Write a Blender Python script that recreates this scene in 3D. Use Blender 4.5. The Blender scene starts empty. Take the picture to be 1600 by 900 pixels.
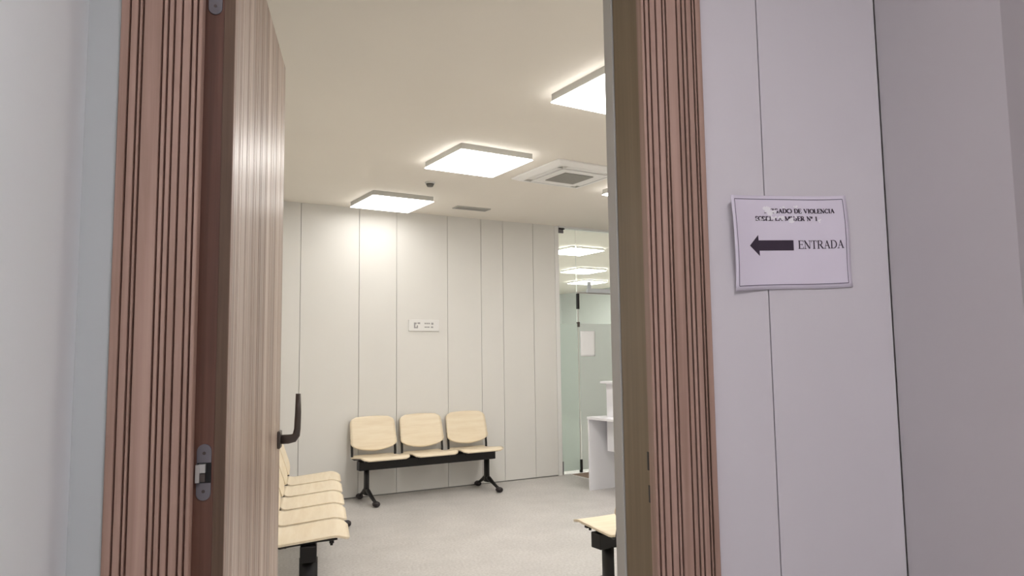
import bpy, bmesh, math, random
from mathutils import Matrix, Vector
random.seed(7)
SC = bpy.context.scene
COL = SC.collection
R = math.radians
PI = math.pi

# ------------------------------------------------------------ camera, world, exposure
HEAD, PITCH, ROLL = 12.0, 5.27, 0.73
cam_data = bpy.data.cameras.new('camera')
cam_data.sensor_width = 36.0
cam_data.lens = 36.0 * 1150.0 / 1600.0
cam_data.clip_start = 0.02
cam = bpy.data.objects.new('camera', cam_data)
COL.objects.link(cam)
F_ = Vector((0, math.cos(R(PITCH)), math.sin(R(PITCH))))
R0_ = Vector((1, 0, 0))
U0_ = R0_.cross(F_)
R_ = R0_ * math.cos(R(ROLL)) - U0_ * math.sin(R(ROLL))
U_ = U0_ * math.cos(R(ROLL)) + R0_ * math.sin(R(ROLL))
m3 = Matrix((R_, U_, -F_)).transposed()
m3 = Matrix.Rotation(-R(HEAD), 3, 'Z') @ m3
cam.matrix_world = Matrix.Translation((0, -1.48, 1.38)) @ m3.to_4x4()
SC.camera = cam

world = bpy.data.worlds.new('world')
SC.world = world
world.use_nodes = True
world.node_tree.nodes['Background'].inputs[0].default_value = (0.75, 0.78, 0.85, 1)
world.node_tree.nodes['Background'].inputs[1].default_value = 0.05

SC.view_settings.view_transform = 'Standard'
SC.view_settings.look = 'None'
SC.view_settings.gamma = 1.0
SC.view_settings.use_curve_mapping = False
SC.view_settings.exposure = 0.0

ROOM_LAMP = 17.8        # strength of the waiting room panels
HALL_LAMP = 33.0        # strength of the hall panels beyond the glass
CORRIDOR_LAMP = 21.0    # strength of the corridor panel
CORRIDOR_LAMP_AT = (0.42, -1.70)

# ------------------------------------------------------------ materials
def new_mat(name):
    m = bpy.data.materials.new(name)
    m.use_nodes = True
    return m, m.node_tree, m.node_tree.nodes['Principled BSDF']

def mat_plain(name, col, rough=0.5, metal=0.0, spec=0.5, var=0.0, scale=6.0, bump=0.0, bscale=200.0, coat=0.0):
    m, nt, b = new_mat(name)
    b.inputs['Base Color'].default_value = (*col, 1)
    b.inputs['Roughness'].default_value = rough
    b.inputs['Metallic'].default_value = metal
    b.inputs['Specular IOR Level'].default_value = spec
    b.inputs['Coat Weight'].default_value = coat
    tc = nt.nodes.new('ShaderNodeTexCoord')
    if var > 0:
        n = nt.nodes.new('ShaderNodeTexNoise')
        n.inputs['Scale'].default_value = scale
        n.inputs['Detail'].default_value = 4
        nt.links.new(tc.outputs['Object'], n.inputs['Vector'])
        r = nt.nodes.new('ShaderNodeValToRGB')
        r.color_ramp.elements[0].position = 0.3
        r.color_ramp.elements[1].position = 0.7
        r.color_ramp.elements[0].color = (*[c * (1 - var) for c in col], 1)
        r.color_ramp.elements[1].color = (*[min(1, c * (1 + var)) for c in col], 1)
        nt.links.new(n.outputs['Fac'], r.inputs['Fac'])
        nt.links.new(r.outputs['Color'], b.inputs['Base Color'])
    if bump > 0:
        n2 = nt.nodes.new('ShaderNodeTexNoise')
        n2.inputs['Scale'].default_value = bscale
        nt.links.new(tc.outputs['Object'], n2.inputs['Vector'])
        bp_ = nt.nodes.new('ShaderNodeBump')
        bp_.inputs['Strength'].default_value = bump
        bp_.inputs['Distance'].default_value = 0.002
        nt.links.new(n2.outputs['Fac'], bp_.inputs['Height'])
        nt.links.new(bp_.outputs['Normal'], b.inputs['Normal'])
    return m

def mat_wood(name, c1, c2, c3, stretch=(60, 60, 1.2), rough=0.45, spec=0.5, scale=1.0, bump=0.12):
    m, nt, b = new_mat(name)
    tc = nt.nodes.new('ShaderNodeTexCoord')
    mp = nt.nodes.new('ShaderNodeMapping')
    mp.inputs['Scale'].default_value = stretch
    nt.links.new(tc.outputs['Object'], mp.inputs['Vector'])
    n = nt.nodes.new('ShaderNodeTexNoise')
    n.inputs['Scale'].default_value = scale
    n.inputs['Detail'].default_value = 6
    n.inputs['Roughness'].default_value = 0.6
    n.inputs['Distortion'].default_value = 0.4
    nt.links.new(mp.outputs['Vector'], n.inputs['Vector'])
    r = nt.nodes.new('ShaderNodeValToRGB')
    e = r.color_ramp.elements
    e[0].position = 0.3; e[0].color = (*c1, 1)
    e[1].position = 0.72; e[1].color = (*c3, 1)
    k = e.new(0.5); k.color = (*c2, 1)
    nt.links.new(n.outputs['Fac'], r.inputs['Fac'])
    nt.links.new(r.outputs['Color'], b.inputs['Base Color'])
    b.inputs['Roughness'].default_value = rough
    b.inputs['Specular IOR Level'].default_value = spec
    bp_ = nt.nodes.new('ShaderNodeBump')
    bp_.inputs['Strength'].default_value = bump
    bp_.inputs['Distance'].default_value = 0.001
    nt.links.new(n.outputs['Fac'], bp_.inputs['Height'])
    nt.links.new(bp_.outputs['Normal'], b.inputs['Normal'])
    return m

def mat_emit(name, col, strength):
    m = bpy.data.materials.new(name)
    m.use_nodes = True
    nt = m.node_tree
    nt.nodes.remove(nt.nodes['Principled BSDF'])
    e = nt.nodes.new('ShaderNodeEmission')
    e.inputs['Color'].default_value = (*col, 1)
    e.inputs['Strength'].default_value = strength
    nt.links.new(e.outputs[0], nt.nodes['Material Output'].inputs['Surface'])
    return m

def mat_glass(name, tint, frost=0.0, frost_col=(0.8, 0.86, 0.82)):
    m = bpy.data.materials.new(name)
    m.use_nodes = True
    nt = m.node_tree
    nt.nodes.remove(nt.nodes['Principled BSDF'])
    tr = nt.nodes.new('ShaderNodeBsdfTransparent')
    tr.inputs['Color'].default_value = (*tint, 1)
    gl = nt.nodes.new('ShaderNodeBsdfGlossy')
    gl.inputs['Roughness'].default_value = 0.02
    fr = nt.nodes.new('ShaderNodeFresnel')
    fr.inputs['IOR'].default_value = 1.5
    mx = nt.nodes.new('ShaderNodeMixShader')
    src = tr.outputs[0]
    if frost > 0:
        df = nt.nodes.new('ShaderNodeBsdfDiffuse')
        df.inputs['Color'].default_value = (*frost_col, 1)
        tl = nt.nodes.new('ShaderNodeBsdfTranslucent')
        tl.inputs['Color'].default_value = (*frost_col, 1)
        m1 = nt.nodes.new('ShaderNodeMixShader')
        m1.inputs[0].default_value = 0.5
        nt.links.new(df.outputs[0], m1.inputs[1])
        nt.links.new(tl.outputs[0], m1.inputs[2])
        m2 = nt.nodes.new('ShaderNodeMixShader')
        m2.inputs[0].default_value = frost
        nt.links.new(tr.outputs[0], m2.inputs[1])
        nt.links.new(m1.outputs[0], m2.inputs[2])
        src = m2.outputs[0]
    nt.links.new(fr.outputs[0], mx.inputs[0])
    nt.links.new(src, mx.inputs[1])
    nt.links.new(gl.outputs[0], mx.inputs[2])
    nt.links.new(mx.outputs[0], nt.nodes['Material Output'].inputs['Surface'])
    return m

def mat_floor(name, base):
    m, nt, b = new_mat(name)
    tc = nt.nodes.new('ShaderNodeTexCoord')
    n = nt.nodes.new('ShaderNodeTexNoise'); n.inputs['Scale'].default_value = 3.0; n.inputs['Detail'].default_value = 8
    n2 = nt.nodes.new('ShaderNodeTexNoise'); n2.inputs['Scale'].default_value = 55.0; n2.inputs['Detail'].default_value = 4
    nt.links.new(tc.outputs['Object'], n.inputs['Vector'])
    nt.links.new(tc.outputs['Object'], n2.inputs['Vector'])
    r = nt.nodes.new('ShaderNodeValToRGB')
    r.color_ramp.elements[0].position = 0.35; r.color_ramp.elements[1].position = 0.68
    r.color_ramp.elements[0].color = (*[c * 0.93 for c in base], 1)
    r.color_ramp.elements[1].color = (*[min(1, c * 1.05) for c in base], 1)
    r2 = nt.nodes.new('ShaderNodeValToRGB')
    r2.color_ramp.elements[0].position = 0.36; r2.color_ramp.elements[1].position = 0.62
    r2.color_ramp.elements[0].color = (0.84, 0.83, 0.82, 1)
    r2.color_ramp.elements[1].color = (1, 1, 1, 1)
    mx = nt.nodes.new('ShaderNodeMix'); mx.data_type = 'RGBA'; mx.blend_type = 'MULTIPLY'
    mx.inputs[0].default_value = 1.0
    nt.links.new(n.outputs['Fac'], r.inputs['Fac'])
    nt.links.new(n2.outputs['Fac'], r2.inputs['Fac'])
    nt.links.new(r.outputs['Color'], mx.inputs[6])
    nt.links.new(r2.outputs['Color'], mx.inputs[7])
    nt.links.new(mx.outputs[2], b.inputs['Base Color'])
    b.inputs['Roughness'].default_value = 0.42
    return m

M = {}
M['panel'] = mat_plain('room_wall_panel', (0.76, 0.745, 0.71), 0.5, spec=0.35, var=0.012, scale=2)
M['corridor_panel'] = mat_plain('corridor_wall_panel', (0.72, 0.695, 0.71), 0.5, spec=0.35, var=0.012, scale=3)
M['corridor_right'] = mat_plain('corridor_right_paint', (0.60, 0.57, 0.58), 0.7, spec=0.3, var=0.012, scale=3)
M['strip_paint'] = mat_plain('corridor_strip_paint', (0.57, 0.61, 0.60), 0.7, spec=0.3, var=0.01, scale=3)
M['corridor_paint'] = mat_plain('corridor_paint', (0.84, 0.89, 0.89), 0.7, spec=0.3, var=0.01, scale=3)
M['joint'] = mat_plain('panel_joint', (0.10, 0.09, 0.09), 0.8)
M['joint_pale'] = mat_plain('panel_joint_pale', (0.30, 0.30, 0.28), 0.8)
M['ceiling'] = mat_plain('ceiling_paint', (0.88, 0.835, 0.76), 0.9, spec=0.1, var=0.01, scale=1.5)
M['floor'] = mat_floor('floor_vinyl', (0.62, 0.595, 0.575))
M['slat'] = mat_wood('slatted_oak', (0.34, 0.215, 0.16), (0.435, 0.285, 0.22), (0.53, 0.36, 0.285), stretch=(45, 45, 1.0))
M['groove'] = mat_plain('groove_brown', (0.17, 0.07, 0.046), 0.7)
M['leaf_slat'] = mat_wood('door_slat_oak', (0.26, 0.175, 0.13), (0.43, 0.32, 0.255), (0.62, 0.51, 0.43), stretch=(16, 16, 0.25), rough=0.36)
M['leaf_edge'] = mat_wood('door_edge_wood', (0.10, 0.045, 0.028), (0.135, 0.06, 0.038), (0.18, 0.085, 0.055), stretch=(60, 60, 1.5))
M['facing_edge'] = mat_wood('door_facing_edge', (0.10, 0.06, 0.035), (0.14, 0.085, 0.05), (0.19, 0.12, 0.075), stretch=(60, 60, 1.5))
M['leaf_groove'] = mat_plain('leaf_groove', (0.20, 0.13, 0.09), 0.6)
M['jamb'] = mat_wood('jamb_wood', (0.18, 0.125, 0.062), (0.225, 0.16, 0.085), (0.27, 0.195, 0.11), stretch=(30, 30, 1.0))
M['grey_trim'] = mat_plain('grey_trim', (0.60, 0.60, 0.56), 0.5)
M['gasket'] = mat_plain('black_gasket', (0.02, 0.015, 0.012), 0.7)
M['closer_grey'] = mat_plain('closer_grey', (0.62, 0.65, 0.68), 0.4)
M['steel'] = mat_plain('satin_steel', (0.20, 0.19, 0.205), 0.45, metal=0.5)
M['pale_steel'] = mat_plain('pale_steel', (0.55, 0.55, 0.52), 0.4, metal=0.6)
M['bronze'] = mat_plain('dark_bronze', (0.10, 0.083, 0.073), 0.42, metal=0.5)
M['black'] = mat_plain('black_metal', (0.008, 0.007, 0.007), 0.42, metal=0.0, spec=0.4)
M['black_plastic'] = mat_plain('black_plastic', (0.018, 0.012, 0.014), 0.5)
M['beech'] = mat_wood('beech_plywood', (0.82, 0.69, 0.50), (0.87, 0.75, 0.56), (0.91, 0.80, 0.62), stretch=(3, 30, 30), rough=0.35, bump=0.03)
M['white_laminate'] = mat_plain('white_laminate', (0.88, 0.88, 0.92), 0.35)
M['white_plastic'] = mat_plain('white_plastic', (0.80, 0.79, 0.77), 0.45)
M['ac_white'] = mat_plain('ac_white', (0.92, 0.91, 0.89), 0.4)
M['pale_slot'] = mat_plain('pale_slot', (0.68, 0.67, 0.64), 0.6)
M['lamp_frame'] = mat_plain('lamp_frame', (0.50, 0.49, 0.46), 0.5)
M['room_diffuser'] = mat_emit('room_diffuser', (1.0, 0.972, 0.93), ROOM_LAMP)
M['dim_diffuser'] = mat_emit('room_diffuser_dim', (1.0, 0.972, 0.93), ROOM_LAMP * 0.42)
M['hall_diffuser'] = mat_emit('hall_diffuser', (1.0, 0.97, 0.92), HALL_LAMP)
M['corridor_diffuser'] = mat_emit('corridor_diffuser', (1.0, 0.93, 1.0), CORRIDOR_LAMP)
M['grille'] = mat_plain('vent_grille', (0.42, 0.41, 0.38), 0.6)
M['dark_grille'] = mat_plain('grille_gap', (0.16, 0.155, 0.14), 0.7)
M['paper'] = mat_plain('printer_paper', (0.82, 0.775, 0.86), 0.7, spec=0.2)
M['paper_white'] = mat_plain('white_paper', (0.97, 0.97, 0.98), 0.7, spec=0.2)
M['smudge'] = mat_plain('white_scrape', (0.98, 0.97, 0.99), 0.8, spec=0.1)
M['ink'] = mat_plain('black_ink', (0.045, 0.03, 0.05), 0.6)
M['ink_grey'] = mat_plain('border_ink', (0.13, 0.11, 0.16), 0.6)
M['faded_ink'] = mat_plain('faded_ink', (0.36, 0.35, 0.35), 0.6)
M['glass'] = mat_glass('clear_glass', (0.955, 0.98, 0.965))
M['frost'] = mat_glass('frosted_film', (0.86, 0.95, 0.90), 0.62, (0.93, 0.98, 0.95))
M['frost_pale'] = mat_glass('frosted_film_pale', (0.90, 0.95, 0.92), 0.62, (0.96, 0.97, 0.96))
M['glass_edge'] = mat_plain('glass_edge', (0.40, 0.58, 0.50), 0.2)
M['mat_brown'] = mat_plain('doormat_fibre', (0.30, 0.22, 0.17), 0.95, var=0.25, scale=60)
M['hall_paint'] = mat_plain('hall_paint', (0.78, 0.82, 0.80), 0.7, var=0.01)

# ------------------------------------------------------------ mesh helpers
def nbm():
    return bmesh.new()

def box(bm, x0, x1, y0, y1, z0, z1, mi=0, mat=None):
    vs = [bm.verts.new((x, y, z)) for x in (x0, x1) for y in (y0, y1) for z in (z0, z1)]
    if mat is not None:
        for v in vs:
            v.co = mat @ v.co
    fs = []
    for idx in ((0, 1, 3, 2), (4, 6, 7, 5), (0, 4, 5, 1), (2, 3, 7, 6), (0, 2, 6, 4), (1, 5, 7, 3)):
        f = bm.faces.new([vs[i] for i in idx]); f.material_index = mi; fs.append(f)
    return fs

def prism(bm, pts, axis, a, b, mi=0):
    """outline pts (2D) extruded along axis ('x','y','z') from a to b"""
    def mk(p, t):
        if axis == 'x': return (t, p[0], p[1])
        if axis == 'y': return (p[0], t, p[1])
        return (p[0], p[1], t)
    v0 = [bm.verts.new(mk(p, a)) for p in pts]
    v1 = [bm.verts.new(mk(p, b)) for p in pts]
    n = len(pts)
    f = bm.faces.new(v0); f.material_index = mi
    f = bm.faces.new(v1[::-1]); f.material_index = mi
    for i in range(n):
        f = bm.faces.new((v0[i], v0[(i + 1) % n], v1[(i + 1) % n], v1[i])); f.material_index = mi

def tube(bm, path, rx, ry=None, n=12, mi=0, up=Vector((1, 0, 0)), sq=False):
    """sweep an ellipse (rx along 'up' side, ry the other way) along a path"""
    ry = ry or rx
    rings = []
    P = [Vector(p) for p in path]
    for i, p in enumerate(P):
        d = (P[min(i + 1, len(P) - 1)] - P[max(i - 1, 0)]).normalized()
        a = (up - d * up.dot(d))
        if a.length < 1e-4:
            a = Vector((0, 1, 0)) - d * d.y
        a.normalize()
        c = d.cross(a)
        k = rx[i] if isinstance(rx, (list, tuple)) else rx
        l = ry[i] if isinstance(ry, (list, tuple)) else ry
        ring = []
        for j in range(n):
            t = 2 * PI * j / n
            u, w = math.cos(t), math.sin(t)
            if sq:
                s = 1 / max(abs(u), abs(w)) * 0.82 + 0.18
                s = min(s, 1.25); u *= s; w *= s
            ring.append(bm.verts.new(p + a * (k * u) + c * (l * w)))
        rings.append(ring)
    for r0, r1 in zip(rings, rings[1:]):
        for j in range(n):
            f = bm.faces.new((r0[j], r0[(j + 1) % n], r1[(j + 1) % n], r1[j])); f.material_index = mi; f.smooth = True
    f = bm.faces.new(rings[0][::-1]); f.material_index = mi
    f = bm.faces.new(rings[-1]); f.material_index = mi

def disc(bm, c, r, h, n=28, mi=0, r2=None):
    r2 = r if r2 is None else r2
    v0 = [bm.verts.new((c[0] + r * math.cos(2 * PI * i / n), c[1] + r * math.sin(2 * PI * i / n), c[2])) for i in range(n)]
    v1 = [bm.verts.new((c[0] + r2 * math.cos(2 * PI * i / n), c[1] + r2 * math.sin(2 * PI * i / n), c[2] + h)) for i in range(n)]
    bm.faces.new(v0[::-1]).material_index = mi
    bm.faces.new(v1).material_index = mi
    for i in range(n):
        f = bm.faces.new((v0[i], v0[(i + 1) % n], v1[(i + 1) % n], v1[i])); f.material_index = mi; f.smooth = True

def obj(name, bm, mats, parent=None, loc=(0, 0, 0), rotz=0.0, bevel=0.0, seg=2, smooth=False):
    bmesh.ops.recalc_face_normals(bm, faces=bm.faces)
    me = bpy.data.meshes.new(name)
    bm.to_mesh(me); bm.free()
    for m in (mats if isinstance(mats, (list, tuple)) else [mats]):
        me.materials.append(m)
    if smooth:
        for p in me.polygons: p.use_smooth = True
    o = bpy.data.objects.new(name, me)
    COL.objects.link(o)
    o.location = loc
    o.rotation_euler = (0, 0, rotz)
    if parent: o.parent = parent
    if bevel > 0:
        b = o.modifiers.new('bevel', 'BEVEL')
        b.width = bevel; b.segments = seg; b.limit_method = 'ANGLE'; b.angle_limit = R(40)
    return o

def tag(o, label=None, cat=None, group=None, kind=None):
    if label: o['label'] = label
    if cat: o['category'] = cat
    if group: o['group'] = group
    if kind: o['kind'] = kind
    return o

def thing(name, loc=(0, 0, 0), rotz=0.0, label=None, cat=None, group=None, kind=None):
    o = bpy.data.objects.new(name, None)
    o.empty_display_size = 0.1
    COL.objects.link(o)
    o.location = loc; o.rotation_euler = (0, 0, rotz)
    return tag(o, label, cat, group, kind)

def structure(o):
    o['kind'] = 'structure'
    return o

# ------------------------------------------------------------ the setting
CEIL = 2.91            # waiting room ceiling
BW = (2.291, 6.846)    # right end of the back wall, at its foot
BA = R(17.8)           # direction of the back wall
OPEN_L, OPEN_R = -0.300, 0.613   # the door opening
HEADZ = 2.335

def bw(s, t, z=0):     # a point given along / behind the back wall
    return Vector((BW[0] + s * math.cos(BA) - t * math.sin(BA), BW[1] + s * math.sin(BA) + t * math.cos(BA), z))

# floor (waiting room, corridor and the hall beyond share one floor level)
bm = nbm(); box(bm, -0.95, 9.5, -3.7, 17.0, -0.12, 0.0)
structure(obj('floor', bm, M['floor']))

# ceiling of the waiting room
bm = nbm()
pts = [(-0.95, 0.10), (4.9, 0.10), (4.9, 7.65 + 0.10), tuple(bw(0, 0.1)[:2]), tuple(bw(-3.45, 0.1)[:2])]
prism(bm, pts, 'z', CEIL, CEIL + 0.12)
structure(obj('ceiling', bm, M['ceiling']))
# corridor ceiling
bm = nbm(); box(bm, -0.62, 2.3, -3.7, 0.02, 2.75, 2.87)
structure(obj('ceiling_corridor', bm, M['ceiling']))

# back wall: flush panels with fine open joints
def panel_wall(name, length_pts, z0, z1, mats, gap=0.004, t=0.018, back=0.10, loc=(0, 0, 0), rotz=0.0, depth_sign=1):
    """local x along the wall, room side at y=0, body towards +y"""
    bm = nbm()
    box(bm, length_pts[0], length_pts[-1], t, back, z0, z1, 1)
    for a, b in zip(length_pts, length_pts[1:]):
        box(bm, a + gap / 2, b - gap / 2, 0, t, z0, z1, 0)
    return structure(obj(name, bm, mats, loc=loc, rotz=rotz))

panel_wall('wall_back', [-3.42, -2.967, -2.376, -1.973, -1.390, -0.981, -0.703, -0.302, 0.0], 0.012, CEIL,
           [M['panel'], M['joint_pale']], gap=0.005, loc=(BW[0], BW[1], 0), rotz=BA)
# shadow gap plinth at its foot and white end stile next to the glass
bm = nbm(); box(bm, -3.42, 0.0, 0.012, 0.09, 0.0, 0.012)
structure(obj('baseboard_back', bm, M['joint_pale'], loc=(BW[0], BW[1], 0), rotz=BA))
bm = nbm(); box(bm, 0.0, 0.055, -0.004, 0.10, 0.0, CEIL)
structure(obj('trim_1', bm, M['white_plastic'], loc=(BW[0], BW[1], 0), rotz=BA, bevel=0.003))

# left wall of the waiting room
bm = nbm(); box(bm, -0.95, -0.80, 0.225, 5.86, 0.0, CEIL)
structure(obj('wall_left', bm, M['panel']))
# right wall of the waiting room (behind the jamb, closes the room)
bm = nbm(); box(bm, 4.75, 4.9, 0.225, 7.6, 0.0, CEIL)
structure(obj('wall_right', bm, M['panel']))

# door wall: solid body with the opening; corridor face is panelled right of the door
bm = nbm()
box(bm, -0.95, OPEN_L - 0.02, 0.018, 0.225, 0.0, CEIL)
box(bm, OPEN_R + 0.02, 4.9, 0.018, 0.225, 0.0, CEIL)
box(bm, OPEN_L - 0.02, OPEN_R + 0.02, 0.018, 0.225, HEADZ + 0.02, CEIL)
structure(obj('wall_front', bm, M['panel']))
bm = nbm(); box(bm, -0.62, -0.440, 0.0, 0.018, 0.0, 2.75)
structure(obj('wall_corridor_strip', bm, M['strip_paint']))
bm = nbm()
box(bm, 0.70, 1.212, 0.012, 0.018, 0.0, 2.75, 1)
box(bm, 0.70, 0.8975, 0.0, 0.012, 0.0, 2.75, 0)
box(bm, 0.9005, 1.2095, 0.0, 0.012, 0.0, 2.75, 0)
structure(obj('wall_corridor_panel', bm, [M['corridor_panel'], M['joint']]))
bm = nbm(); box(bm, -0.44, 0.755, 0.0, 0.018, HEADZ + 0.09, 2.75)
structure(obj('wall_over_door', bm, M['corridor_paint']))
# corridor side walls
bm = nbm(); box(bm, -0.62, -0.50, -3.6, -0.0005, 0.0, 2.75)
structure(obj('wall_corridor_left', bm, M['corridor_paint']))
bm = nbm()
prism(bm, [(1.2135, 0.0), (1.2135, -0.34), (0.90, -1.20), (0.90, -3.6), (2.2, -3.6), (2.2, 0.0)], 'z', 0.0, 2.75)  # nearer stretch bent inward, shaped so that it catches less lamp light
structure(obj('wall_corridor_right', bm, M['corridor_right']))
bm = nbm(); box(bm, -0.62, 2.3, -3.7, -3.6, 0.0, 2.75)
structure(obj('wall_corridor_end', bm, M['corridor_paint']))

# hall beyond the glass
bm = nbm()
box(bm, -1.2, 5.9, 0.10, 8.6, 2.95, 3.07)
structure(obj('ceiling_hall', bm, M['ceiling'], loc=(BW[0], BW[1], 0), rotz=BA))
bm = nbm()
box(bm, -1.3, -1.2, 0.10, 8.7, 0.0, 2.95)
structure(obj('wall_hall_left', bm, M['hall_paint'], loc=(BW[0], BW[1], 0), rotz=BA))
bm = nbm()
box(bm, 5.8, 5.9, 0.10, 8.7, 0.0, 2.95)
structure(obj('wall_hall_right', bm, M['hall_paint'], loc=(BW[0], BW[1], 0), rotz=BA))
bm = nbm()
box(bm, -1.2, 5.8, 8.6, 8.7, 0.0, 2.95)
structure(obj('wall_hall_end', bm, M['hall_paint'], loc=(BW[0], BW[1], 0), rotz=BA))
bm = nbm()
box(bm, 1.40, 2.60, 0.0, 0.10, 0.0, 2.95)
structure(obj('wall_back_right', bm, M['panel'], loc=(BW[0], BW[1], 0), rotz=BA))
bm = nbm()
box(bm, 0.055, 1.40, -0.02, 0.10, CEIL - 0.015, 2.95)
structure(obj('trim_2', bm, M['white_plastic'], loc=(BW[0], BW[1], 0), rotz=BA))

# ------------------------------------------------------------ slatted door set
GL = [-0.425, -0.4100, -0.4020, -0.3670, -0.3570, -0.3460, -0.3320, -0.3150, -0.3045]
GR = [0.6200, 0.6310, 0.6460, 0.6620, 0.6700, 0.6960, 0.7080, 0.7180, 0.7330, 0.7400]

def slat_profile(a, b, grooves, w=0.0037, d=0.008, face=0.0, back=0.02):
    """outline in the ground plane: x along the face, y into the body; grooves cut the face"""
    pts = [(a, back)]
    pts.append((a, face + 0.0015)); pts.append((a + 0.0015, face))
    for g in grooves:
        pts += [(g - w / 2 - 0.0006, face), (g - w / 2, face + 0.0008), (g - w / 2, face + d), (g + w / 2, face + d),
                (g + w / 2, face + 0.0008), (g + w / 2 + 0.0006, face)]
    pts += [(b - 0.0015, face), (b, face + 0.0015), (b, back)]
    return pts

def slat_mesh(bm, prof, z0, z1, d_test, mi_slat=0, mi_groove=1):
    lo = [bm.verts.new((p[0], p[1], z0)) for p in prof]
    hi = [bm.verts.new((p[0], p[1], z1)) for p in prof]
    n = len(prof)
    for i in range(n):
        j = (i + 1) % n
        f = bm.faces.new((lo[i], lo[j], hi[j], hi[i]))
        f.material_index = mi_groove if (d_test(prof[i]) and d_test(prof[j])) else mi_slat
    bm.faces.new(lo[::-1]); bm.faces.new(hi)

door = thing('door_1', (0, 0, 0), kind='structure')
def casing(a, b, gr, back=0.018):
    bm = nbm()
    prof = slat_profile(a, b, gr, face=-0.010, back=back, d=0.010)
    slat_mesh(bm, prof, 0.0, HEADZ + 0.09, lambda p: -0.0005 <= p[1] < 0.005)
    return obj('casing', bm, [M['slat'], M['groove']], door)
casing(-0.4415, OPEN_L + 0.004, GL)
casing(OPEN_R - 0.001, 0.7545, GR)
bm = nbm()
box(bm, OPEN_L + 0.004, OPEN_R - 0.001, -0.010, 0.018, HEADZ, HEADZ + 0.09)
obj('head_casing', bm, M['slat'], door, bevel=0.0015)
# jamb linings
bm = nbm(); box(bm, OPEN_L - 0.02, OPEN_L - 0.008, 0.018, 0.172, 0.0, HEADZ)
obj('jamb', bm, M['jamb'], door)
bm = nbm(); box(bm, OPEN_R, OPEN_R + 0.02, 0.018, 0.172, 0.0, HEADZ)
obj('jamb', bm, M['jamb'], door, bevel=0.001)
bm = nbm(); box(bm, OPEN_L - 0.02, OPEN_R + 0.02, 0.018, 0.172, HEADZ, HEADZ + 0.02)
obj('head_jamb', bm, M['jamb'], door)
bm = nbm(); box(bm, OPEN_R + 0.003, OPEN_R + 0.02, 0.172, 0.178, 0.0, HEADZ)
obj('seal', bm, M['gasket'], door)
bm = nbm(); box(bm, OPEN_R - 0.002, OPEN_R + 0.02, 0.178, 0.236, 0.0, HEADZ + 0.02)
obj('inner_trim', bm, M['grey_trim'], door, bevel=0.002)
for z0, z1, y0 in ((1.133, 1.172, 0.022), (1.066, 1.102, 0.019)):
    bm = nbm(); box(bm, OPEN_R - 0.0008, OPEN_R + 0.003, y0, y0 + 0.009, z0, z1)
    obj('strike_plate', bm, M['black'], door, bevel=0.0006)

# door leaf, standing open at right angles into the room.  Local frame: x along the leaf from the hinge edge,
# y = 0 is the slatted corridor side, body towards +y (which ends up pointing left in the room)
LEAF_W, LEAF_T, LEAF_H = 0.895, 0.064, 2.315
leaf_rot = R(89.2)
grs = []
x = 0.014
ws = [0.050, 0.014, 0.024, 0.062, 0.013, 0.018, 0.070, 0.015, 0.030]
i = 0
while x < LEAF_W - 0.03:
    grs.append(x); x += ws[i % len(ws)] * random.uniform(0.9, 1.35); i += 1
bm = nbm()
prof = slat_profile(0.0, LEAF_W, grs, w=0.0042, d=0.008, face=0.0, back=0.022)
slat_mesh(bm, prof, 0.008, LEAF_H, lambda p: 0.006 < p[1] < 0.01, 0, 1)
box(bm, 0.0015, LEAF_W - 0.001, 0.0225, LEAF_T, 0.008, LEAF_H, 2)
# hinge edge shows darker wood
bm.faces.ensure_lookup_table()
for f in bm.faces:
    c = f.calc_center_median()
    if c.x < 0.0005 and c.y > 0.003: f.material_index = 3 if c.y < 0.0224 else 2
leaf = obj('door_leaf', bm, [M['leaf_slat'], M['leaf_groove'], M['leaf_edge'], M['facing_edge']], door, loc=(-0.2405, 0.030, 0), rotz=leaf_rot)

def hinge(zc, h=0.105):
    bm = nbm()
    w, r = 0.026, 0.013
    y0 = 0.0265
    pts = []
    n = 10
    for k in range(n + 1):
        a = PI * k / n
        pts.append((y0 + r + r * math.cos(a), zc + h / 2 - r + r * math.sin(a)))
    for k in range(n + 1):
        a = PI + PI * k / n
        pts.append((y0 + r + r * math.cos(a), zc - h / 2 + r + r * math.sin(a)))
    prism(bm, pts, 'x', -0.0018, 0.002, 0)
    box(bm, -0.0022, 0.001, y0 - 0.0, y0 + w - 0.001, zc - 0.020, zc + 0.018, 1)     # dark pocket
    box(bm, -0.010, 0.0, y0 + 0.009, y0 + 0.021, zc + 0.000, zc + 0.016, 2)         # upper knuckle
    box(bm, -0.012, 0.0, y0 + 0.019, y0 + 0.026, zc - 0.018, zc + 0.015, 2)         # arm
    box(bm, -0.007, 0.0, y0 + 0.010, y0 + 0.019, zc - 0.017, zc - 0.002, 3)
    for zz in (zc + h / 2 - 0.017, zc - h / 2 + 0.017):
        tube(bm, [(-0.0025, y0 + r, zz), (-0.001, y0 + r, zz)], 0.0032, n=10, mi=3, up=Vector((0, 0, 1)))
    return obj('hinge', bm, [M['steel'], M['black'], M['pale_steel'], M['bronze']], leaf)
hinge(1.168); hinge(2.122)
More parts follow.
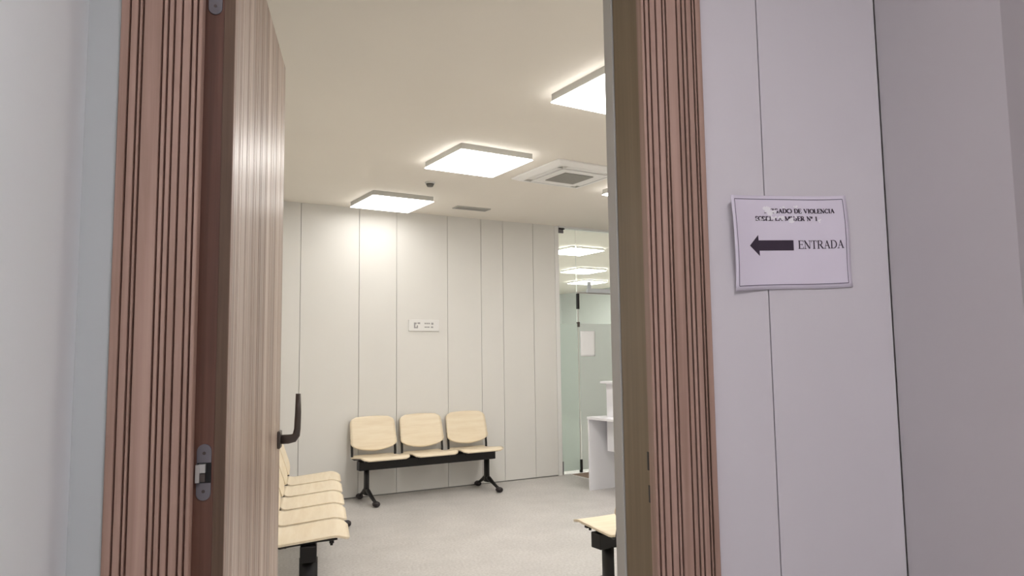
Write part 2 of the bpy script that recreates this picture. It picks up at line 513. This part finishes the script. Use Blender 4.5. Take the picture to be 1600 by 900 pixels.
# lever handle turned upright (local x = along leaf, towards room is -y)
bm = nbm()
hx = LEAF_W - 0.045
hz = 1.137
box(bm, hx - 0.026, hx + 0.026, -0.009, 0.0, hz - 0.026, hz + 0.026)
obj('rosette', bm, M['bronze'], leaf, bevel=0.003)
bm = nbm()
path = [(hx, -0.002, hz), (hx, -0.030, hz + 0.000), (hx, -0.046, hz + 0.003), (hx, -0.053, hz + 0.012), (hx, -0.056, hz + 0.03),
        (hx, -0.0575, hz + 0.08), (hx, -0.0575, hz + 0.136)]
tube(bm, path, [0.013, 0.013, 0.013, 0.012, 0.011, 0.010, 0.009], [0.0135, 0.0135, 0.013, 0.011, 0.0095, 0.009, 0.0075], n=12, up=Vector((1, 0, 0)), sq=True)
obj('lever_handle', bm, M['bronze'], leaf)

# ------------------------------------------------------------ ceiling panel lights
def ceiling_lamp(x, y, rot, zc, size, h, label, group, dm, edge=0.012):
    t = thing('ceiling_light', (x, y, zc), rot, label, 'ceiling light', group)
    bm = nbm()
    s = size / 2
    # closed tray, with a slightly wider glowing diffuser lip under it
    q = s - 0.003
    box(bm, -q, q, -q, q, -h + 0.006, 0.0)
    obj('frame', bm, M['lamp_frame'], t, bevel=0.002)
    bm = nbm(); box(bm, -s, s, -s, s, -h - 0.001, -h + 0.0058)
    obj('diffuser', bm, dm, t, bevel=0.002)
    return t
LG = 'square ceiling panel lights of the waiting room'
ceiling_lamp(0.330, 5.655, R(19.8), CEIL, 0.615, 0.052, 'square white ceiling light panel farthest away, just before the back wall', LG, M['dim_diffuser'])
ceiling_lamp(0.915, 4.035, R(19.8), CEIL, 0.615, 0.052, 'square white ceiling light panel fully in view beside the air conditioner cassette', LG, M['room_diffuser'])
ceiling_lamp(1.505, 2.400, R(19.8), CEIL, 0.615, 0.052, 'nearest square white ceiling light panel, cut off by the right door jamb', LG, M['room_diffuser'])
ceiling_lamp(2.625, 4.750, R(19.8), CEIL, 0.615, 0.052, 'square ceiling light of which only a bright corner shows right of the air conditioner', LG, M['room_diffuser'])
ceiling_lamp(3.205, 3.120, R(19.8), CEIL, 0.615, 0.052, 'square ceiling light above the hidden right half of the waiting room', LG, M['room_diffuser'])
ceiling_lamp(2.095, 0.800, R(19.8), CEIL, 0.615, 0.052, 'square ceiling light close behind the wall right of the door', LG, M['room_diffuser'])
HG = 'ceiling lights of the hall behind the glass'
ceiling_lamp(3.20, 8.98, R(19.8), 2.95, 0.60, 0.04, 'highest of the three ceiling lights seen through the glass screen', HG, M['hall_diffuser'])
ceiling_lamp(4.10, 11.45, R(19.8), 2.95, 0.60, 0.04, 'middle one of the three ceiling lights seen through the glass screen', HG, M['hall_diffuser'])
ceiling_lamp(4.83, 13.50, R(19.8), 2.95, 0.60, 0.04, 'lowest, most distant of the three ceiling lights seen through the glass screen', HG, M['hall_diffuser'])
for hs, ht in ((-0.75, 1.6), (-0.75, 4.4), (2.9, 1.6), (4.9, 4.4)):  # unseen panels, added only to brighten the hall and the frosted panes
    p = bw(hs, ht)
    ceiling_lamp(p.x, p.y, BA, 2.95, 0.60, 0.04, 'unseen ceiling light added beside the glass screen to brighten the hall', HG + ', unseen ones added for brightness', M['hall_diffuser'])
ceiling_lamp(CORRIDOR_LAMP_AT[0], CORRIDOR_LAMP_AT[1], 0, 2.75, 0.60, 0.04, 'square ceiling light of the corridor above the viewer', None, M['corridor_diffuser'])

# ------------------------------------------------------------ air conditioner cassette
ac = thing('air_conditioner_cassette', (1.755, 4.395, CEIL - 0.0015), R(19.8), 'white square ceiling air conditioner cassette with grey centre grille', 'air conditioner')
bm = nbm()
S = 0.355
def ring_sq(bm, a, za, b, zb, mi=0):
    va = [bm.verts.new((a * sx, a * sy, za)) for sx, sy in ((-1, -1), (1, -1), (1, 1), (-1, 1))]
    vb = [bm.verts.new((b * sx, b * sy, zb)) for sx, sy in ((-1, -1), (1, -1), (1, 1), (-1, 1))]
    for i in range(4):
        f = bm.faces.new((va[i], va[(i + 1) % 4], vb[(i + 1) % 4], vb[i])); f.material_index = mi
ring_sq(bm, S, 0.0, S, -0.012)
ring_sq(bm, S, -0.012, S - 0.05, -0.034)
ring_sq(bm, S - 0.05, -0.034, S - 0.075, -0.034)
ring_sq(bm, S - 0.075, -0.034, S - 0.075, -0.018, 1)
ring_sq(bm, S - 0.075, -0.018, S - 0.135, -0.018, 1)
ring_sq(bm, S - 0.135, -0.018, S - 0.135, -0.040)
ring_sq(bm, S - 0.135, -0.040, 0.001, -0.040)
bmesh.ops.contextual_create(bm, geom=[v for v in bm.verts if abs(v.co.z) < 1e-6])
bmesh.ops.contextual_create(bm, geom=[v for v in bm.verts if abs(v.co.x) < 0.01])
obj('body', bm, [M['ac_white'], M['pale_slot']], ac)
for a in range(4):
    bm = nbm()
    mt = Matrix.Rotation(a * PI / 2, 4, 'Z')
    box(bm, -0.21, 0.21, -S + 0.082, -S + 0.124, -0.034, -0.028, 0, mt)
    obj('louvre', bm, M['ac_white'], ac, bevel=0.002)
bm = nbm()
box(bm, -0.145, 0.145, -0.145, 0.145, -0.0425, -0.038, 1)
for k in range(17):
    u = -0.138 + k * 0.01725
    box(bm, -0.145, 0.145, u - 0.004, u + 0.004, -0.047, -0.0425, 0)
    box(bm, u - 0.002, u + 0.002, -0.145, 0.145, -0.046, -0.0425, 0)
obj('grille', bm, [M['grille'], M['dark_grille']], ac)

# smoke detector and slot vent
sd = thing('smoke_detector', (0.63, 4.90, CEIL), 0, 'small round smoke detector on the ceiling between the light panels', 'smoke detector')
bm = nbm(); disc(bm, (0, 0, -0.012), 0.045, 0.012); obj('base', bm, M['white_plastic'], sd)
bm = nbm(); disc(bm, (0, 0, -0.036), 0.026, 0.0235, r2=0.036); obj('sensor', bm, M['dark_grille'], sd)
v = thing('ceiling_vent', (1.165, 5.965, CEIL), R(17.5), 'slim rectangular grey air vent in the ceiling near the back wall', 'vent')
bm = nbm()
for a, b, c, d in ((-0.19, 0.19, -0.065, -0.052), (-0.19, 0.19, 0.052, 0.065), (-0.19, -0.177, -0.052, 0.052), (0.177, 0.19, -0.052, 0.052)):
    box(bm, a, b, c, d, -0.010, 0.0)
obj('frame', bm, M['lamp_frame'], v)
bm = nbm()
box(bm, -0.177, 0.177, -0.052, 0.052, -0.002, 0.0, 1)
for k in range(6):
    u = -0.044 + k * 0.0176
    box(bm, -0.177, 0.177, u - 0.004, u + 0.004, -0.009, -0.002, 0)
obj('slats', bm, [M['grille'], M['dark_grille']], v)

# ------------------------------------------------------------ beam benches
def shell(bm, nu, nv, fn, th):
    """thin curved plywood: fn(u,v) -> point, both 0..1, with thickness th"""
    top = [[Vector(fn(i / nu, j / nv)) for j in range(nv + 1)] for i in range(nu + 1)]
    nor = [[None] * (nv + 1) for _ in range(nu + 1)]
    for i in range(nu + 1):
        for j in range(nv + 1):
            du = top[min(i + 1, nu)][j] - top[max(i - 1, 0)][j]
            dv = top[i][min(j + 1, nv)] - top[i][max(j - 1, 0)]
            nn = du.cross(dv)
            nor[i][j] = nn.normalized() if nn.length > 1e-9 else Vector((0, 0, 1))
    A = [[bm.verts.new(top[i][j]) for j in range(nv + 1)] for i in range(nu + 1)]
    B = [[bm.verts.new(top[i][j] - nor[i][j] * th) for j in range(nv + 1)] for i in range(nu + 1)]
    for i in range(nu):
        for j in range(nv):
            bm.faces.new((A[i][j], A[i + 1][j], A[i + 1][j + 1], A[i][j + 1])).smooth = True
            bm.faces.new((B[i][j], B[i][j + 1], B[i + 1][j + 1], B[i + 1][j])).smooth = True
    for i in range(nu):
        bm.faces.new((A[i][0], B[i][0], B[i + 1][0], A[i + 1][0]))
        bm.faces.new((A[i][nv], A[i + 1][nv], B[i + 1][nv], B[i][nv]))
    for j in range(nv):
        bm.faces.new((A[0][j], A[0][j + 1], B[0][j + 1], B[0][j]))
        bm.faces.new((A[nu][j], B[nu][j], B[nu][j + 1], A[nu][j + 1]))

def superx(v, w, r, h):
    """half width at height fraction v with rounded corners of radius r (h = total height)"""
    d = min(v, 1 - v) * h
    if d < r:
        return w - (r - math.sqrt(max(0, r * r - (r - d) ** 2)))
    return w

def seat_mesh(xc, w):
    bm = nbm()
    D = 0.415
    def fn(u, v):
        # v: 0 front .. 1 rear ; u: 0 left .. 1 right
        vv = v
        hw = superx(vv, w / 2, 0.055 if v < 0.5 else 0.05, D)
        x = (2 * u - 1) * hw
        y = -0.215 + D * vv
        z = 0.452 - 0.045 * vv
        if vv < 0.22:
            z -= 0.034 * ((0.22 - vv) / 0.22) ** 2
        z -= 0.012 * math.sin(PI * min(1, vv * 1.1)) * (1 - (x / (w / 2)) ** 2)
        if vv > 0.86:
            z += 0.02 * ((vv - 0.86) / 0.14) ** 2
        return (xc + x, y, z)
    nu, nv = 14, 22
    shell(bm, nu, nv, fn, 0.011)
    return bm

def back_mesh(xc, w, bo=0.0):
    bm = nbm()
    H = 0.345
    lean = R(15.5 + bo * 100)
    def fn(u, v):
        # v: 0 bottom .. 1 top
        hw = superx(v, w / 2 - 0.012 * v, 0.06, H)
        x = (2 * u - 1) * hw
        q = x / (w / 2)
        z = v * H
        if v < 0.35:      # bottom edge sags in the middle, lifts at the corners
            z += 0.050 * (abs(q) ** 1.8) * (1 - v / 0.35)
        if v > 0.6:       # top edge arches slightly
            z -= 0.016 * q * q * (v - 0.6) / 0.4
        y = -0.012 * q * q
        return (xc + x, 0.150 + bo + z * math.sin(lean) + y, 0.466 + z * math.cos(lean))
    nu, nv = 16, 20
    shell(bm, nu, nv, lambda a, b: fn(1 - a, b), -0.011)
    return bm

def bench(nseat, pitch, loc, rotz, label, group, bo=0.0):
    t = thing('beam_bench', loc, rotz, label, 'bench', group)
    L = nseat * pitch - 0.08
    w = pitch - 0.038
    bm = nbm(); box(bm, -L / 2, L / 2, -0.043, 0.043, 0.306, 0.392)
    obj('beam', bm, M['black'], t, bevel=0.006)
    for sx in (-1, 1):
        lx = sx * (L / 2 - 0.085)
        bm = nbm()
        # oval upright
        tube(bm, [(lx, 0, 0.075), (lx, 0, 0.16), (lx, 0, 0.315)], [0.024, 0.0215, 0.0215], [0.055, 0.048, 0.048], n=20, up=Vector((1, 0, 0)))
        for sy, k in ((-1, 1.0), (1, 0.76)):
            P = [(lx, 0.0, 0.118), (lx, sy * 0.06 * k, 0.108), (lx, sy * 0.13 * k, 0.082), (lx, sy * 0.205 * k, 0.054), (lx, sy * 0.260 * k, 0.038)]
            tube(bm, P, [0.021, 0.021, 0.019, 0.017, 0.016], [0.034, 0.026, 0.017, 0.013, 0.012], n=14, up=Vector((1, 0, 0)))
        lg = obj('leg', bm, M['black'], t)
        for sy, e in ((-1, 0.272), (1, 0.205)):
            bm = nbm()
            P = [(lx, sy * (e - 0.050), 0.028), (lx, sy * (e - 0.038), 0.0285), (lx, sy * (e - 0.012), 0.0285), (lx, sy * (e + 0.012), 0.0285), (lx, sy * (e + 0.028), 0.028), (lx, sy * (e + 0.034), 0.028)]
            tube(bm, P, [0.012, 0.026, 0.034, 0.034, 0.024, 0.010], [0.010, 0.022, 0.027, 0.027, 0.019, 0.008], n=16, up=Vector((1, 0, 0)))
            obj('foot_pad', bm, M['black_plastic'], lg)
    for k in range(nseat):
        xc = (k - (nseat - 1) / 2) * pitch
        bm = nbm()
        for sx in (-1, 1):
            bx = xc + sx * (w / 2 - 0.045)
            bx2 = xc + sx * (w / 2 - 0.018)
            P = [(bx, -0.150, 0.418), (bx, -0.05, 0.412), (bx, 0.10, 0.396), (bx + sx * 0.01, 0.145, 0.391), (bx2, 0.172 + bo * 0.7, 0.405), (bx2, 0.172 + bo, 0.450),
                 (bx2, 0.180 + bo * 1.1, 0.515), (bx2, 0.197 + bo * 1.25, 0.585)]
            tube(bm, P, 0.0125, 0.0075, n=10, up=Vector((1, 0, 0)))
        box(bm, xc - w / 2 + 0.05, xc + w / 2 - 0.05, -0.035, 0.035, 0.390, 0.404)
        for sy in (-0.12, 0.12):
            box(bm, xc - w / 2 + 0.045, xc + w / 2 - 0.045, sy - 0.012, sy + 0.012, 0.394, 0.406)
            for sx in (-1, 1):
                disc(bm, (xc + sx * (w / 2 - 0.075), sy, 0.378), 0.008, 0.02, n=10)
        obj('bracket', bm, M['black'], t)
        obj('seat', seat_mesh(xc, w), M['beech'], t)
        obj('backrest', back_mesh(xc, w, bo), M['beech'], t)
    return t

BG = 'plywood beam benches of the waiting room'
bench(3, 0.520, (0.730, 6.065, 0), R(18.4), 'three-seat light plywood bench on black beam against the back wall', BG)
bench(5, 0.472, (-0.288, 3.790, 0), R(92.5), 'row of five light plywood seats running away along the left side behind the door leaf', BG, 0.03)
bench(3, 0.520, (2.010, 2.790, 0), R(180 + 19.5), 'light plywood bench facing away, only its left end showing at the right jamb', BG, 0.03)

# ------------------------------------------------------------ name sign on the back wall
ws_ = thing('wall_sign', bw(-1.672, 0, 1.712), BA, 'small white plate with faint grey lettering on the back wall', 'sign')
bm = nbm(); box(bm, -0.172, 0.172, -0.016, 0.0, -0.060, 0.060)
obj('plate', bm, M['white_plastic'], ws_, bevel=0.003)
bm = nbm()
for (a, b, c, d) in ((-0.115, -0.098, -0.030, 0.030), (-0.098, -0.080, -0.030, -0.018), (-0.098, -0.085, 0.012, 0.030), (-0.075, -0.045, 0.014, 0.032),
                     (-0.085, -0.070, -0.030, 0.000), (0.005, 0.022, 0.014, 0.028), (0.027, 0.044, 0.014, 0.028), (0.049, 0.066, 0.014, 0.028), (0.082, 0.106, 0.008, 0.030),
                     (0.005, 0.030, -0.024, -0.012), (0.034, 0.062, -0.024, -0.012), (0.078, 0.104, -0.026, -0.010)):
    box(bm, a, b, -0.0168, -0.016, c, d)
obj('lettering', bm, M['faded_ink'], ws_)

# ------------------------------------------------------------ glass front (side light, transom, door)
GT = 0.045   # plane of the glass behind the wall face
win = thing('window_1', (BW[0], BW[1], 0), BA, kind='structure')
bm = nbm(); box(bm, 0.056, 0.335, GT, GT + 0.010, 0.010, CEIL - 0.016)
obj('side_pane', bm, M['glass'], win)
bm = nbm(); box(bm, 0.080, 0.330, GT - 0.003, GT - 0.001, 0.035, 1.755)
obj('frosted_film', bm, M['frost'], win)
bm = nbm(); box(bm, 0.345, 1.398, GT, GT + 0.010, 2.150, CEIL - 0.016)
obj('transom_pane', bm, M['glass'], win)
bm = nbm(); box(bm, 0.066, 0.0775, GT - 0.006, GT + 0.0, 0.03, CEIL - 0.10)
obj('glass_edge', bm, M['glass_edge'], win)
bm = nbm(); box(bm, 0.075, 0.150, GT - 0.016, GT - 0.001, CEIL - 0.075, CEIL - 0.016); box(bm, 0.076, 0.092, GT - 0.018, GT - 0.001, 0.0, 0.15)
obj('clamp', bm, M['steel'], win, bevel=0.002)
bm = nbm(); box(bm, 0.086, 0.160, GT - 0.022, GT - 0.016, CEIL - 0.032, CEIL - 0.017)
obj('bracket', bm, M['black'], win)

gd = thing('door_2', (BW[0], BW[1], 0), BA, kind='structure')
bm = nbm(); box(bm, 0.350, 1.330, GT, GT + 0.010, 0.012, 2.115)
obj('glass_leaf', bm, M['glass'], gd)
bm = nbm(); box(bm, 0.360, 1.325, GT - 0.003, GT - 0.001, 0.035, 1.755)
obj('frosted_film', bm, M['frost_pale'], gd)
bm = nbm(); box(bm, 0.335, 1.340, GT - 0.004, GT + 0.014, 2.120, 2.140)
obj('top_rail', bm, M['lamp_frame'], gd, bevel=0.002)
for z0, z1, m_ in ((1.93, 2.118, 'black'), (1.715, 1.775, 'bronze'), (0.005, 0.155, 'black')):
    bm = nbm(); box(bm, 0.334, 0.362, GT - 0.014, GT + 0.018, z0, z1)
    obj('patch_fitting', bm, M[m_], gd, bevel=0.002)
bm = nbm(); box(bm, 0.338, 0.352, GT - 0.004, GT + 0.0135, 0.155, 1.93)
obj('edge_strip', bm, M['grey_trim'], gd)
bm = nbm(); box(bm, 0.47, 0.90, GT - 0.050, GT - 0.005, 2.130, 2.180); box(bm, 0.485, 0.530, GT - 0.03, GT - 0.005, 2.180, 2.265)
obj('door_closer', bm, M['closer_grey'], gd, bevel=0.004)
np_ = thing('notice_paper', bw(0.475, GT - 0.006, 1.515), BA, 'blank-looking white sheet taped upright on the glass door', 'paper')
bm = nbm()
NU, NV = 8, 10
def pf(u, v):
    return ((u - 0.5) * 0.215, -0.002 - 0.006 * math.sin(PI * u) * (1 - v) - 0.002 * v, (v - 0.5) * 0.305)
shell(bm, NU, NV, pf, 0.0008)
obj('sheet', bm, M['paper_white'], np_)

# doormat
dm = thing('doormat', bw(0.14, -0.02, 0), BA, 'brown doormat on the floor in front of the glass door', 'doormat')
bm = nbm(); box(bm, 0.018, 1.05, -0.75, -0.018, 0.0, 0.012)
obj('fibre', bm, M['mat_brown'], dm, bevel=0.003)
bm = nbm()
for a, b, c, d in ((0, 0.018, -0.768, 0), (1.05, 1.068, -0.768, 0), (0.018, 1.05, -0.768, -0.75), (0.018, 1.05, -0.018, 0)):
    box(bm, a, b, c, d, 0.0, 0.009)
obj('border', bm, M['white_plastic'], dm)

# ------------------------------------------------------------ reception desk
dk = thing('reception_desk', (2.345, 5.885, 0), R(19), 'white reception desk with raised counter shelf at the right edge of the doorway', 'desk')
bm = nbm(); box(bm, -0.006, 0.75, -1.45, 0.006, 0.720, 0.745)
obj('desk_top', bm, M['white_laminate'], dk, bevel=0.0015)
bm = nbm(); box(bm, 0.0, 0.74, -0.022, 0.0, 0.0, 0.720)
obj('side_panel', bm, M['white_laminate'], dk, bevel=0.0015)
bm = nbm(); box(bm, 0.0, 0.74, -1.44, -1.418, 0.0, 0.720)
obj('side_panel', bm, M['white_laminate'], dk, bevel=0.0015)
bm = nbm(); box(bm, 0.14, 0.70, -1.20, -0.14, 0.40, 0.720)
obj('drawer_box', bm, M['white_laminate'], dk, bevel=0.003)
bm = nbm(); box(bm, 0.175, 0.197, -1.42, -0.10, 0.745, 1.085)
obj('counter_upright', bm, M['white_laminate'], dk, bevel=0.0015)
bm = nbm(); box(bm, 0.110, 0.40, -1.44, -0.08, 1.085, 1.108)
obj('counter_shelf', bm, M['white_laminate'], dk, bevel=0.0015)

# ------------------------------------------------------------ paper sign on the corridor wall
PW, PH = 0.300, 0.212
sg = thing('entrance_sign', (0.9575, -0.0022, 1.6270), 0, 'white landscape paper with black arrow and ENTRADA taped on the corridor wall', 'sign')
sg.rotation_euler = (0, R(-2.4), 0)
def pmap(u, v, off=0.0):
    """u 0..1 from the left, v 0..1 from the top"""
    y = -0.0006
    if u < 0.42:
        k = (0.42 - u) / 0.42
        y -= 0.019 * k ** 2.2 * (0.45 + 0.9 * math.sin(PI * min(1, 0.25 + v * 0.75)))
    y -= 0.0025 * math.sin(PI * u) * math.sin(PI * v) + 0.0022 * max(0, u - 0.85) / 0.15 * (0.5 + 0.5 * math.sin(6 * v))
    x = (u - 0.5) * PW + 0.0018 * math.sin(v * 5.0) * (1 if u > 0.5 else -0.6) 
    z = (0.5 - v) * PH + 0.0012 * math.sin(u * 6.0)
    return Vector((x, y - off, z))
bm = nbm(); shell(bm, 30, 16, lambda a, b: pmap(a, 1 - b), 0.0003)
obj('sheet', bm, M['paper'], sg)

AS = PW / PH
def flat_poly(bm, pts, off, sub=0):
    """pts in (u, v); laid on the sheet as a thin raised print"""
    cu = sum(p[0] for p in pts) / len(pts)
    vs = [bm.verts.new(pmap(p[0], p[1], off)) for p in pts]
    try:
        bm.faces.new(vs)
    except ValueError:
        pass
def stroke(bm, p, q, w, off=0.0004):
    """quad stroke between two (u,v) points, w in sheet-height fractions"""
    ax, ay = p[0] * AS, p[1]; bx, by = q[0] * AS, q[1]
    dx, dy = bx - ax, by - ay
    l = math.hypot(dx, dy) or 1e-9
    nx, ny = -dy / l * w / 2, dx / l * w / 2
    n = max(1, int(l / 0.12))
    for i in range(n):
        a0, b0 = ax + dx * i / n, ay + dy * i / n
        a1, b1 = ax + dx * (i + 1) / n, ay + dy * (i + 1) / n
        flat_poly(bm, [((a0 + nx) / AS, b0 + ny), ((a1 + nx) / AS, b1 + ny), ((a1 - nx) / AS, b1 - ny), ((a0 - nx) / AS, b0 - ny)], off)

# serif capitals: strokes (x0,y0,x1,y1,weight) on a unit-high grid, y up; K = thick, N = thin
K, N = 1.0, 0.42
def arc(cx, cy, rx, ry, a0, a1, thick_side=True, n=10):
    out = []
    for i in range(n):
        t0 = a0 + (a1 - a0) * i / n; t1 = a0 + (a1 - a0) * (i + 1) / n
        tm = (t0 + t1) / 2
        w = N + (K - N) * abs(math.cos(R(tm))) if thick_side else N
        out.append((cx + rx * math.cos(R(t0)), cy + ry * math.sin(R(t0)), cx + rx * math.cos(R(t1)), cy + ry * math.sin(R(t1)), w))
    return out
def sf(x, y, h=0.13): return (x - h, y, x + h, y, N)
GLY = {
 'E': (0.64, [(0.14, 0, 0.14, 1, K), (0.02, 0.98, 0.58, 0.98, N), (0.02, 0.02, 0.6, 0.02, N), (0.14, 0.52, 0.46, 0.52, N), (0.57, 0.98, 0.57, 0.78, N), (0.59, 0.02, 0.60, 0.24, N), (0.46, 0.62, 0.46, 0.42, N)]),
 'N': (0.80, [(0.14, 0, 0.14, 1, N), (0.10, 0.98, 0.64, 0.02, K), (0.66, 0, 0.66, 1, N), sf(0.1, 0.98, .1), sf(0.14, 0.02), sf(0.66, 0.98)]),
 'T': (0.70, [(0.34, 0, 0.34, 1, K), (0.03, 0.98, 0.65, 0.98, N), (0.04, 0.98, 0.04, 0.76, N), (0.64, 0.98, 0.64, 0.76, N), sf(0.34, 0.02)]),
 'R': (0.74, [(0.14, 0, 0.14, 1, K), sf(0.14, 0.02), (0.02, 0.98, 0.36, 0.98, N), (0.14, 0.49, 0.36, 0.49, N), (0.34, 0.49, 0.64, 0.02, K), (0.6, 0.02, 0.74, 0.02, N)] + arc(0.34, 0.735, 0.2, 0.245, -90, 90)),
 'A': (0.78, [(0.38, 0.98, 0.12, 0.02, N), (0.36, 0.98, 0.64, 0.02, K), (0.2, 0.36, 0.54, 0.36, N), sf(0.12, 0.02), sf(0.64, 0.02)]),
 'D': (0.78, [(0.14, 0, 0.14, 1, K), (0.02, 0.98, 0.36, 0.98, N), (0.02, 0.02, 0.36, 0.02, N)] + arc(0.34, 0.5, 0.34, 0.48, -90, 90)),
 'J': (0.46, [(0.26, 0.2, 0.26, 1, K), sf(0.26, 0.98)] + arc(0.13, 0.2, 0.13, 0.2, -150, 0)),
 'U': (0.78, [(0.14, 0.3, 0.14, 1, K), (0.62, 0.3, 0.62, 1, N), sf(0.14, 0.98), sf(0.62, 0.98)] + arc(0.38, 0.3, 0.24, 0.3, 180, 360)),
 'Z': (0.66, [(0.06, 0.98, 0.58, 0.98, N), (0.56, 0.96, 0.08, 0.04, K), (0.06, 0.02, 0.6, 0.02, N), (0.06, 0.98, 0.06, 0.8, N), (0.6, 0.02, 0.6, 0.2, N)]),
 'G': (0.78, arc(0.4, 0.5, 0.34, 0.5, 45, 330) + [(0.62, 0.06, 0.62, 0.42, K), sf(0.62, 0.44)]),
 'O': (0.80, arc(0.4, 0.5, 0.34, 0.48, 0, 360, n=18)),
 'V': (0.76, [(0.1, 0.98, 0.38, 0.02, K), (0.38, 0.02, 0.64, 0.98, N), sf(0.1, 0.98), sf(0.64, 0.98)]),
 'I': (0.36, [(0.17, 0, 0.17, 1, K), sf(0.17, 0.02), sf(0.17, 0.98)]),
 'L': (0.64, [(0.14, 0, 0.14, 1, K), sf(0.14, 0.98), (0.02, 0.02, 0.58, 0.02, N), (0.58, 0.02, 0.6, 0.26, N)]),
 'C': (0.74, arc(0.4, 0.5, 0.34, 0.48, 45, 315, n=14) + [(0.64, 0.98, 0.64, 0.76, N)]),
 'S': (0.58, arc(0.28, 0.75, 0.21, 0.23, 30, 250) + arc(0.29, 0.26, 0.23, 0.24, 80, -150) + [(0.48, 0.97, 0.48, 0.78, N), (0.06, 0.03, 0.06, 0.24, N)]),
 'B': (0.70, [(0.14, 0, 0.14, 1, K), (0.02, 0.98, 0.34, 0.98, N), (0.02, 0.02, 0.36, 0.02, N), (0.14, 0.52, 0.36, 0.52, N)] + arc(0.34, 0.75, 0.18, 0.23, -90, 90) + arc(0.36, 0.27, 0.22, 0.25, -90, 90)),
 'M': (0.94, [(0.13, 0, 0.13, 1, N), (0.15, 0.98, 0.46, 0.04, K), (0.46, 0.04, 0.77, 0.98, N), (0.79, 0, 0.79, 1, K), sf(0.13, 0.02), sf(0.79, 0.02), sf(0.1, 0.98, .08), sf(0.82, 0.98, .08)]),
 'o': (0.36, arc(0.16, 0.8, 0.12, 0.15, 0, 360, n=10) + [(0.04, 0.55, 0.28, 0.55, N)]),
 '1': (0.50, [(0.26, 0, 0.26, 1, K), sf(0.26, 0.02, .16), (0.26, 0.97, 0.1, 0.84, N)]),
 ' ': (0.42, []),
}
def text(bm, s, u0, u1, v_base, cap, thick):
    tot = sum(GLY[c][0] for c in s)
    kx = (u1 - u0) / tot
    x = 0.0
    for c in s:
        wd, st = GLY[c]
        for (a, b, c2, d, w) in st:
            stroke(bm, (u0 + (x + a) * kx, v_base - b * cap), (u0 + (x + c2) * kx, v_base - d * cap), thick * w * cap)
        x += wd
bm = nbm()
text(bm, 'ENTRADA', 0.553, 0.948, 0.572, 0.088, 0.17)
obj('lettering', bm, M['ink'], sg)
bm = nbm()
text(bm, 'JUZGADO DE VIOLENCIA', 0.300, 0.888, 0.188, 0.046, 0.33)
text(bm, 'SOBRE LA MUJER No 1', 0.215, 0.735, 0.270, 0.046, 0.33)
obj('lettering', bm, M['ink'], sg)
# arrow
bm = nbm()
va, vb, vm = 0.480, 0.590, 0.535
segs = 8
u_s, u_e = 0.226, 0.515
for i in range(segs):
    a = u_s + (u_e - u_s) * i / segs; b = u_s + (u_e - u_s) * (i + 1) / segs
    flat_poly(bm, [(a, va), (b, va), (b, vb), (a, vb)], 0.0004)
flat_poly(bm, [(0.143, vm), (0.185, vm - 0.056), (0.2265, vm - 0.112), (0.2265, vm + 0.112), (0.185, vm + 0.056)], 0.0004)
obj('arrow', bm, M['ink'], sg)
# printed border line
bm = nbm()
bl, br, bt, bb = 0.032, 0.968, 0.040, 0.952
for a, b in (((bl, bt), (br, bt)), ((br, bt), (br, bb)), ((br, bb), (bl, bb)), ((bl, bb), (bl, bt))):
    n = 26
    for i in range(n):
        p = (a[0] + (b[0] - a[0]) * i / n, a[1] + (b[1] - a[1]) * i / n)
        q = (a[0] + (b[0] - a[0]) * (i + 1) / n, a[1] + (b[1] - a[1]) * (i + 1) / n)
        stroke(bm, p, q, 0.008, 0.0004)
obj('border_line', bm, M['ink_grey'], sg)
# white scraped patches over the printed lines
rnd = random.Random(3)
def blob(u, v, r, sx=1.0):
    n = 9
    ph = rnd.uniform(0, 6)
    pts = []
    for i in range(n):
        t = 2 * PI * i / n
        rr = r * rnd.uniform(0.55, 1.15)
        pts.append((u + rr * sx * math.cos(t) / AS, v + rr * math.sin(t)))
    flat_poly(bm, pts, 0.0007 + rnd.uniform(0, 0.0002))
for (u, v, r, n, su, sv) in ((0.330, 0.165, 0.030, 10, 0.030, 0.030), (0.378, 0.180, 0.020, 5, 0.016, 0.018), (0.475, 0.128, 0.013, 5, 0.035, 0.008), (0.555, 0.118, 0.013, 5, 0.028, 0.008),
                             (0.275, 0.250, 0.012, 4, 0.03, 0.020), (0.350, 0.240, 0.017, 6, 0.03, 0.016), (0.415, 0.232, 0.017, 7, 0.035, 0.012), (0.465, 0.245, 0.015, 5, 0.02, 0.018),
                             (0.522, 0.262, 0.023, 6, 0.016, 0.022), (0.548, 0.225, 0.011, 3, 0.01, 0.01), (0.755, 0.268, 0.015, 5, 0.012, 0.022), (0.240, 0.262, 0.009, 3, 0.02, 0.01), (0.800, 0.150, 0.007, 2, 0.01, 0.01)):
    bm = nbm()
    for k in range(n):
        blob(u + rnd.uniform(-su, su), v + rnd.uniform(-sv, sv), r * rnd.uniform(0.5, 1.0), 1.2)
    obj('scraped_patch', bm, M['smudge'], sg)
